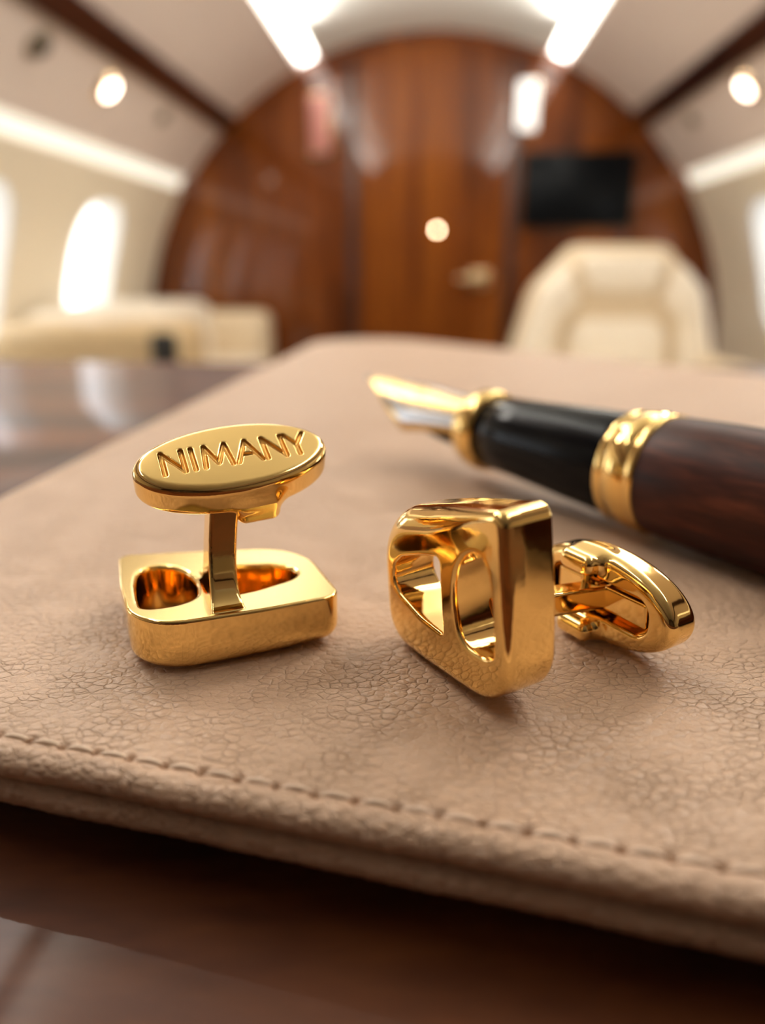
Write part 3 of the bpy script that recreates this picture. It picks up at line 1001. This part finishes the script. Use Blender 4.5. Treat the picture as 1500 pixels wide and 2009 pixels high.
def toggle_mesh():
    h = 0.07
    A, B = 7.5, 3.8
    lo = (-8.4, -4.6, -3.5); hi = (8.4, 4.6, 2.1)
    ax = grid(lo, hi, h)
    X, Y, Z = np.meshgrid(*ax, indexing='ij')
    k0 = np.sqrt((X / A) ** 2 + (Y / B) ** 2) + 1e-6
    k1 = np.sqrt((X / A ** 2) ** 2 + (Y / B ** 2) ** 2) + 1e-6
    de = k0 * (k0 - 1) / k1
    de = np.maximum(de, -2.5)
    top = Z - 1.6 + 0.0027 * X ** 2 + 0.01 * Y ** 2
    F = rmax(de, top, 0.75)
    F = rmax(F, -1.45 - Z, 0.85)
    # knuckles of the hinge
    for sy in (-1, 1):
        kb = sbox(X, Y, Z, (1.25, sy * 2.9, -1.5), (1.75, 0.85, 1.5), 0.75)
        F = smin(F, kb, 0.9)
    P = round_poly([(-5.2, -1.6), (5.2, -1.6), (5.2, 1.6), (-5.2, 1.6)], [1.3] * 4)
    X2, Y2 = X[:, :, 0], Y[:, :, 0]
    rec = sd_poly(X2, Y2, P)
    F = rmax(F, -np.maximum(rec[:, :, None] + 0 * Z, Z - 0.35), 0.28)
    # engraved letters
    Hh = 1.2
    strokes = []
    def letter(x, w_, segs):
        for (x0, y0, x1, y1) in segs:
            strokes.append(((x + x0 * w_, (y0 - 0.5) * 2 * Hh), (x + x1 * w_, (y1 - 0.5) * 2 * Hh)))
    N = [(0, 0, 0, 1), (0, 1, 1, 0), (1, 0, 1, 1)]
    I = [(0, 0, 0, 1)]
    Mm = [(0, 0, 0.12, 1), (0.12, 1, 0.5, 0.12), (0.5, 0.12, 0.88, 1), (0.88, 1, 1, 0)]
    Aa = [(0, 0, 0.5, 1), (0.5, 1, 1, 0), (0.2, 0.34, 0.8, 0.34)]
    Yy = [(0, 1, 0.5, 0.45), (1, 1, 0.5, 0.45), (0.5, 0.45, 0.5, 0)]
    letter(-5.25, 1.5, N); letter(-3.0, 1, I); letter(-2.25, 2.05, Mm)
    letter(0.25, 1.85, Aa); letter(2.5, 1.5, N); letter(4.3, 1.55, Yy)
    sub = ax[2] > 0.8
    Xs, Ys, Zs = X[:, :, sub], Y[:, :, sub], Z[:, :, sub]
    E = np.full(Xs.shape, 9.0)
    for a, b in strokes:
        za = 1.6 - 0.0027 * a[0] ** 2 - 0.01 * a[1] ** 2; zb = 1.6 - 0.0027 * b[0] ** 2 - 0.01 * b[1] ** 2
        E = np.minimum(E, capsule(Xs, Ys, Zs, (a[0], a[1], za - 0.10), (b[0], b[1], zb - 0.10), 0.20))
    Fs = rmax(F[:, :, sub], -E, 0.07)
    F[:, :, sub] = Fs
    # tiny hallmark pressed into the near knuckle
    me = nets_mesh('toggle', F, lo, h)
    me.materials.append(M['gold']); me.materials.append(M['gold_rough'])
    n = len(me.polygons)
    ce = np.zeros(n * 3); me.polygons.foreach_get('center', ce); ce = ce.reshape(-1, 3) * 1e3
    mi = np.zeros(n, np.int32)
    near = (ce[:, 2] > 0.9)
    dmin = np.full(n, 9.0)
    for a, b in strokes:
        za = 1.6 - 0.0027 * a[0] ** 2 - 0.01 * a[1] ** 2; zb = 1.6 - 0.0027 * b[0] ** 2 - 0.01 * b[1] ** 2
        dmin = np.minimum(dmin, capsule(ce[:, 0], ce[:, 1], ce[:, 2], (a[0], a[1], za - 0.10), (b[0], b[1], zb - 0.10), 0.20))
    surf = 1.6 - 0.0027 * ce[:, 0] ** 2 - 0.01 * ce[:, 1] ** 2
    mi[near & (dmin < 0.03) & (ce[:, 2] < surf - 0.09)] = 1
    me.polygons.foreach_set('material_index', mi)
    return me

def hinge_mesh():
    h = 0.09
    lo = (-5.6, -1.9, -1.6); hi = (5.6, 1.9, 1.0)
    ax = grid(lo, hi, h)
    X, Y, Z = np.meshgrid(*ax, indexing='ij')
    F = np.minimum(sbox(X, Y, Z, (-2.5, 0, -0.2), (2.2, 1.05, 0.75), 0.2), sbox(X, Y, Z, (2.55, 0, -0.2), (2.2, 1.05, 0.75), 0.2))
    me = nets_mesh('hinge_block', F, lo, h); me.materials.append(M['gold'])
    return me
def pin_mesh():
    v, f = tube_mesh([(1.25e-3, -2.6e-3, -1.25e-3), (1.25e-3, 2.6e-3, -1.25e-3)], 0.42e-3, 20)
    me = bpy.data.meshes.new('hinge_pin'); me.from_pydata([tuple(p) for p in v], [], f); me.update(); me.materials.append(M['gold'])
    return me

TG, HB, HP = toggle_mesh(), hinge_mesh(), pin_mesh()
def cufflink(mat_world, plate, post, toggle_rot, toggle_loc, label):
    e = empty('cufflink', (0, 0, 0))
    e.matrix_world = mat_world
    tag(e, label, 'cufflink', 'pair of gold cufflinks')
    for nm, me in (('face_plate', plate), ('post', post)):
        o = bpy.data.objects.new(nm, me); COL.objects.link(o); o.parent = e
    t = bpy.data.objects.new('toggle', TG); COL.objects.link(t); t.parent = e
    t.location = Vector(toggle_loc) * 1e-3; t.rotation_euler = toggle_rot
    for nm, me in (('hinge_block', HB), ('hinge_pin', HP)):
        o = bpy.data.objects.new(nm, me); COL.objects.link(o); o.parent = t
    return e

def rest(e, gap=0.00002):
    """lower or raise a thing until its lowest point lies on the leather"""
    bpy.context.view_layer.update()
    lo = 9
    for c in e.children_recursive:
        co = np.empty(len(c.data.vertices) * 3, np.float32); c.data.vertices.foreach_get('co', co)
        co = co.reshape(-1, 3); mw = np.array(c.matrix_world)
        zc_ = float((co @ mw[2, :3] + mw[2, 3]).min())
        lo = min(lo, zc_)
    e.matrix_world = Matrix.Translation((0, 0, LEATHER_Z + gap - lo)) @ e.matrix_world

# left: lying on its face, post upright
ML = Matrix.Translation(hd(-17.9, 48.2, 0)) @ Matrix.Rotation(PSI + R(22), 4, 'Z')
c1 = cufflink(ML, plate_mesh(15.8, 11.5, 6.0, 1.6), post_mesh(14.2, 1.1, 0.2, x0=6.85), Euler((R(28), R(-4), 0), 'XYZ'), (8.7, 5.0, 14.3), 'gold cufflink lying face down with its engraved oval toggle up')
rest(c1)
# right: standing on the edge of its face, toggle touching the leather behind
base = Matrix(((-1, 0, 0), (0, 0, 1), (0, 1, 0)))
rx = Matrix.Rotation(PSI + R(-60.0), 4, 'Z') @ Matrix.Rotation(R(2.0), 4, 'X') @ Matrix.Rotation(R(-4.6), 4, 'Y') @ base.to_4x4()
MR = Matrix.Translation(hd(7.76, 41.8, 0.3)) @ rx
c2 = cufflink(MR, plate_mesh(13.9, 11.0, 4.0, 4.0), post_mesh(15.8, 0.6, -1.9, 0.12, 3.4, 5.5), Euler((0, 0, R(5)), 'XYZ'), (5.9, 2.85, 15.8), 'gold cufflink standing on edge with two cut-outs in its face')
rest(c2)

# ------------------------------------------------------------------ fountain pen
ring_c, band_c = np.array([14.8, 104.5]), np.array([30.2, 82.4])
ax2 = ring_c - band_c; ax2 /= np.linalg.norm(ax2)
pen = empty('fountain_pen', hd(band_c[0], band_c[1], 0.0))
tag(pen, 'open fountain pen with gold nib, black grip and dark wood barrel behind the cufflinks', 'pen')
PEN_R = 7.1
pen.location.z = LEATHER_Z + PEN_R * 1e-3 + 0.00003
pen.rotation_euler = (0, R(-0.4), PSI + math.atan2(ax2[1], ax2[0]))
mm = lambda L: [(x * 1e-3, r * 1e-3) for x, r in L]
lathe('barrel', mm([(-92, 0.5), (-91.5, 3.0), (-89.5, 4.6), (-86, 5.3), (-60, 6.6), (-40, 7.05), (-25, 7.1), (-10, 7.0), (-3.4, 6.75), (-3.0, 6.6)]), M['barrel'], pen, 96)
lathe('centre_band', mm([(-3.2, 6.5), (-3.1, 6.85), (-2.8, 6.95), (-2.2, 6.9), (-2.1, 6.75), (-1.9, 6.75), (-1.8, 6.9), (0.9, 6.75), (1.0, 6.6), (1.2, 6.6), (1.3, 6.72), (2.1, 6.6), (2.3, 6.35), (2.3, 5.9)]), M['gold'], pen, 96)
lathe('grip_section', mm([(2.0, 5.9), (2.1, 6.15), (3, 6.2), (10, 5.85), (18, 5.35), (24.6, 5.1), (24.8, 4.9)]), M['black'], pen, 96)
lathe('grip_ring', mm([(24.6, 4.9), (24.7, 5.45), (25.2, 5.65), (26.2, 5.75), (27.2, 5.65), (27.5, 5.35), (27.6, 5.1), (27.9, 5.2), (28.4, 5.15), (28.8, 4.8), (28.9, 4.2)]), M['gold'], pen, 96)
# feed under the nib
bm = bmesh.new()
n = 20; rows = []
for x, r, dz in ((28.6, 3.3, -0.6), (36, 3.2, -0.5), (41, 2.7, 0.1), (46, 1.6, 1.2), (48, 0.6, 2.0)):
    row = []
    for k in range(n):
        a = 2 * math.pi * k / n
        row.append(bm.verts.new((x * 1e-3, r * 0.85 * math.cos(a) * 1e-3, (dz + r * math.sin(a)) * 1e-3)))
    rows.append(row)
for i in range(len(rows) - 1):
    for k in range(n): bm.faces.new((rows[i][k], rows[i][(k + 1) % n], rows[i + 1][(k + 1) % n], rows[i + 1][k]))
bm.faces.new(rows[0]); bm.faces.new(rows[-1])
obj_bm('feed', bm, M['black'], pen, True).rotation_euler = (R(-25), 0, 0)
# nib: a curved leaf, broad shoulders drawn out to a fine tip
NL = 26.0
def nib_half(u):       # half width (arc length, mm)
    if u < 0.46: return 4.4 + 2.0 * (u / 0.46) ** 1.6
    t = min(1.0, (u - 0.46) / 0.54)
    return 6.4 * (1 - t) ** 1.35 * (1 + 0.15 * t) + 0.16
def nib_pt(u, v, lift=0.0):
    x = 28.6 + NL * u
    rr = 4.15 + 1.3 * min(1.0, u / 0.46)
    r = rr + lift
    a = (v - 1.2 * u * u) / rr
    rise = 0.0 if u < 0.5 else 1.6 * (u - 0.5) ** 2
    return (x * 1e-3, r * math.sin(a) * 1e-3, (r * math.cos(a) - (rr - 4.15) + rise - 0.2 * (1 - u)) * 1e-3)
def nib_sheet(name, fn0, fn1, u0, u1, lift, mat, parent, th=0.3, nu=40, nv=24):
    vs, fs = [], []
    for s in (0, 1):
        for i in range(nu + 1):
            u = u0 + (u1 - u0) * i / nu
            a, b = fn0(u), fn1(u)
            for j in range(nv + 1):
                vs.append(nib_pt(u, a + (b - a) * j / nv, lift - (th if s else 0)))
    m = (nu + 1) * (nv + 1); q = lambda s, i, j: s * m + i * (nv + 1) + j
    for i in range(nu):
        for j in range(nv):
            fs.append((q(0, i, j), q(0, i + 1, j), q(0, i + 1, j + 1), q(0, i, j + 1)))
            fs.append((q(1, i, j), q(1, i, j + 1), q(1, i + 1, j + 1), q(1, i + 1, j)))
        fs.append((q(0, i, 0), q(1, i, 0), q(1, i + 1, 0), q(0, i + 1, 0)))
        fs.append((q(0, i, nv), q(0, i + 1, nv), q(1, i + 1, nv), q(1, i, nv)))
    for j in range(nv):
        fs.append((q(0, 0, j), q(0, 0, j + 1), q(1, 0, j + 1), q(1, 0, j)))
        fs.append((q(0, nu, j), q(1, nu, j), q(1, nu, j + 1), q(0, nu, j + 1)))
    return fix_normals(obj_py(name, vs, fs, mat, parent))
nib = nib_sheet('nib', lambda u: -nib_half(u), lambda u: nib_half(u), 0, 1, 0, M['nib_gold'], pen)
for sg in (-1, 1):
    a = lambda u: sg * nib_half(u) * 0.80
    b = lambda u: sg * nib_half(u) * (0.42 if u < 0.5 else 0.42 + 0.3 * (u - 0.5))
    o = nib_sheet('nib_inlay', a, b, 0.0, 0.72, 0.05, M['silver'], nib, 0.08, 30, 8)
    o['label'] = 'silver inlay band'
o = nib_sheet('nib_slit', lambda u: -0.09, lambda u: 0.09, 0.42, 0.985, 0.03, M['black'], nib, 0.1, 20, 2)
o = nib_sheet('breather_hole', lambda u: -math.sqrt(max(1e-4, 0.55 ** 2 - ((u - 0.42) * NL) ** 2)), lambda u: math.sqrt(max(1e-4, 0.55 ** 2 - ((u - 0.42) * NL) ** 2)), 0.42 - 0.0203, 0.42 + 0.0203, 0.035, M['black'], nib, 0.1, 16, 4)
tv, tf = tube_mesh([nib_pt(0.97, 0), nib_pt(1.0, 0), nib_pt(1.015, 0)], [0.0003, 0.00045, 0.0003], 12)
o = obj_py('nib_tip', tv, tf, M['silver'], nib)
nib.rotation_euler = (R(-36), 0, 0)
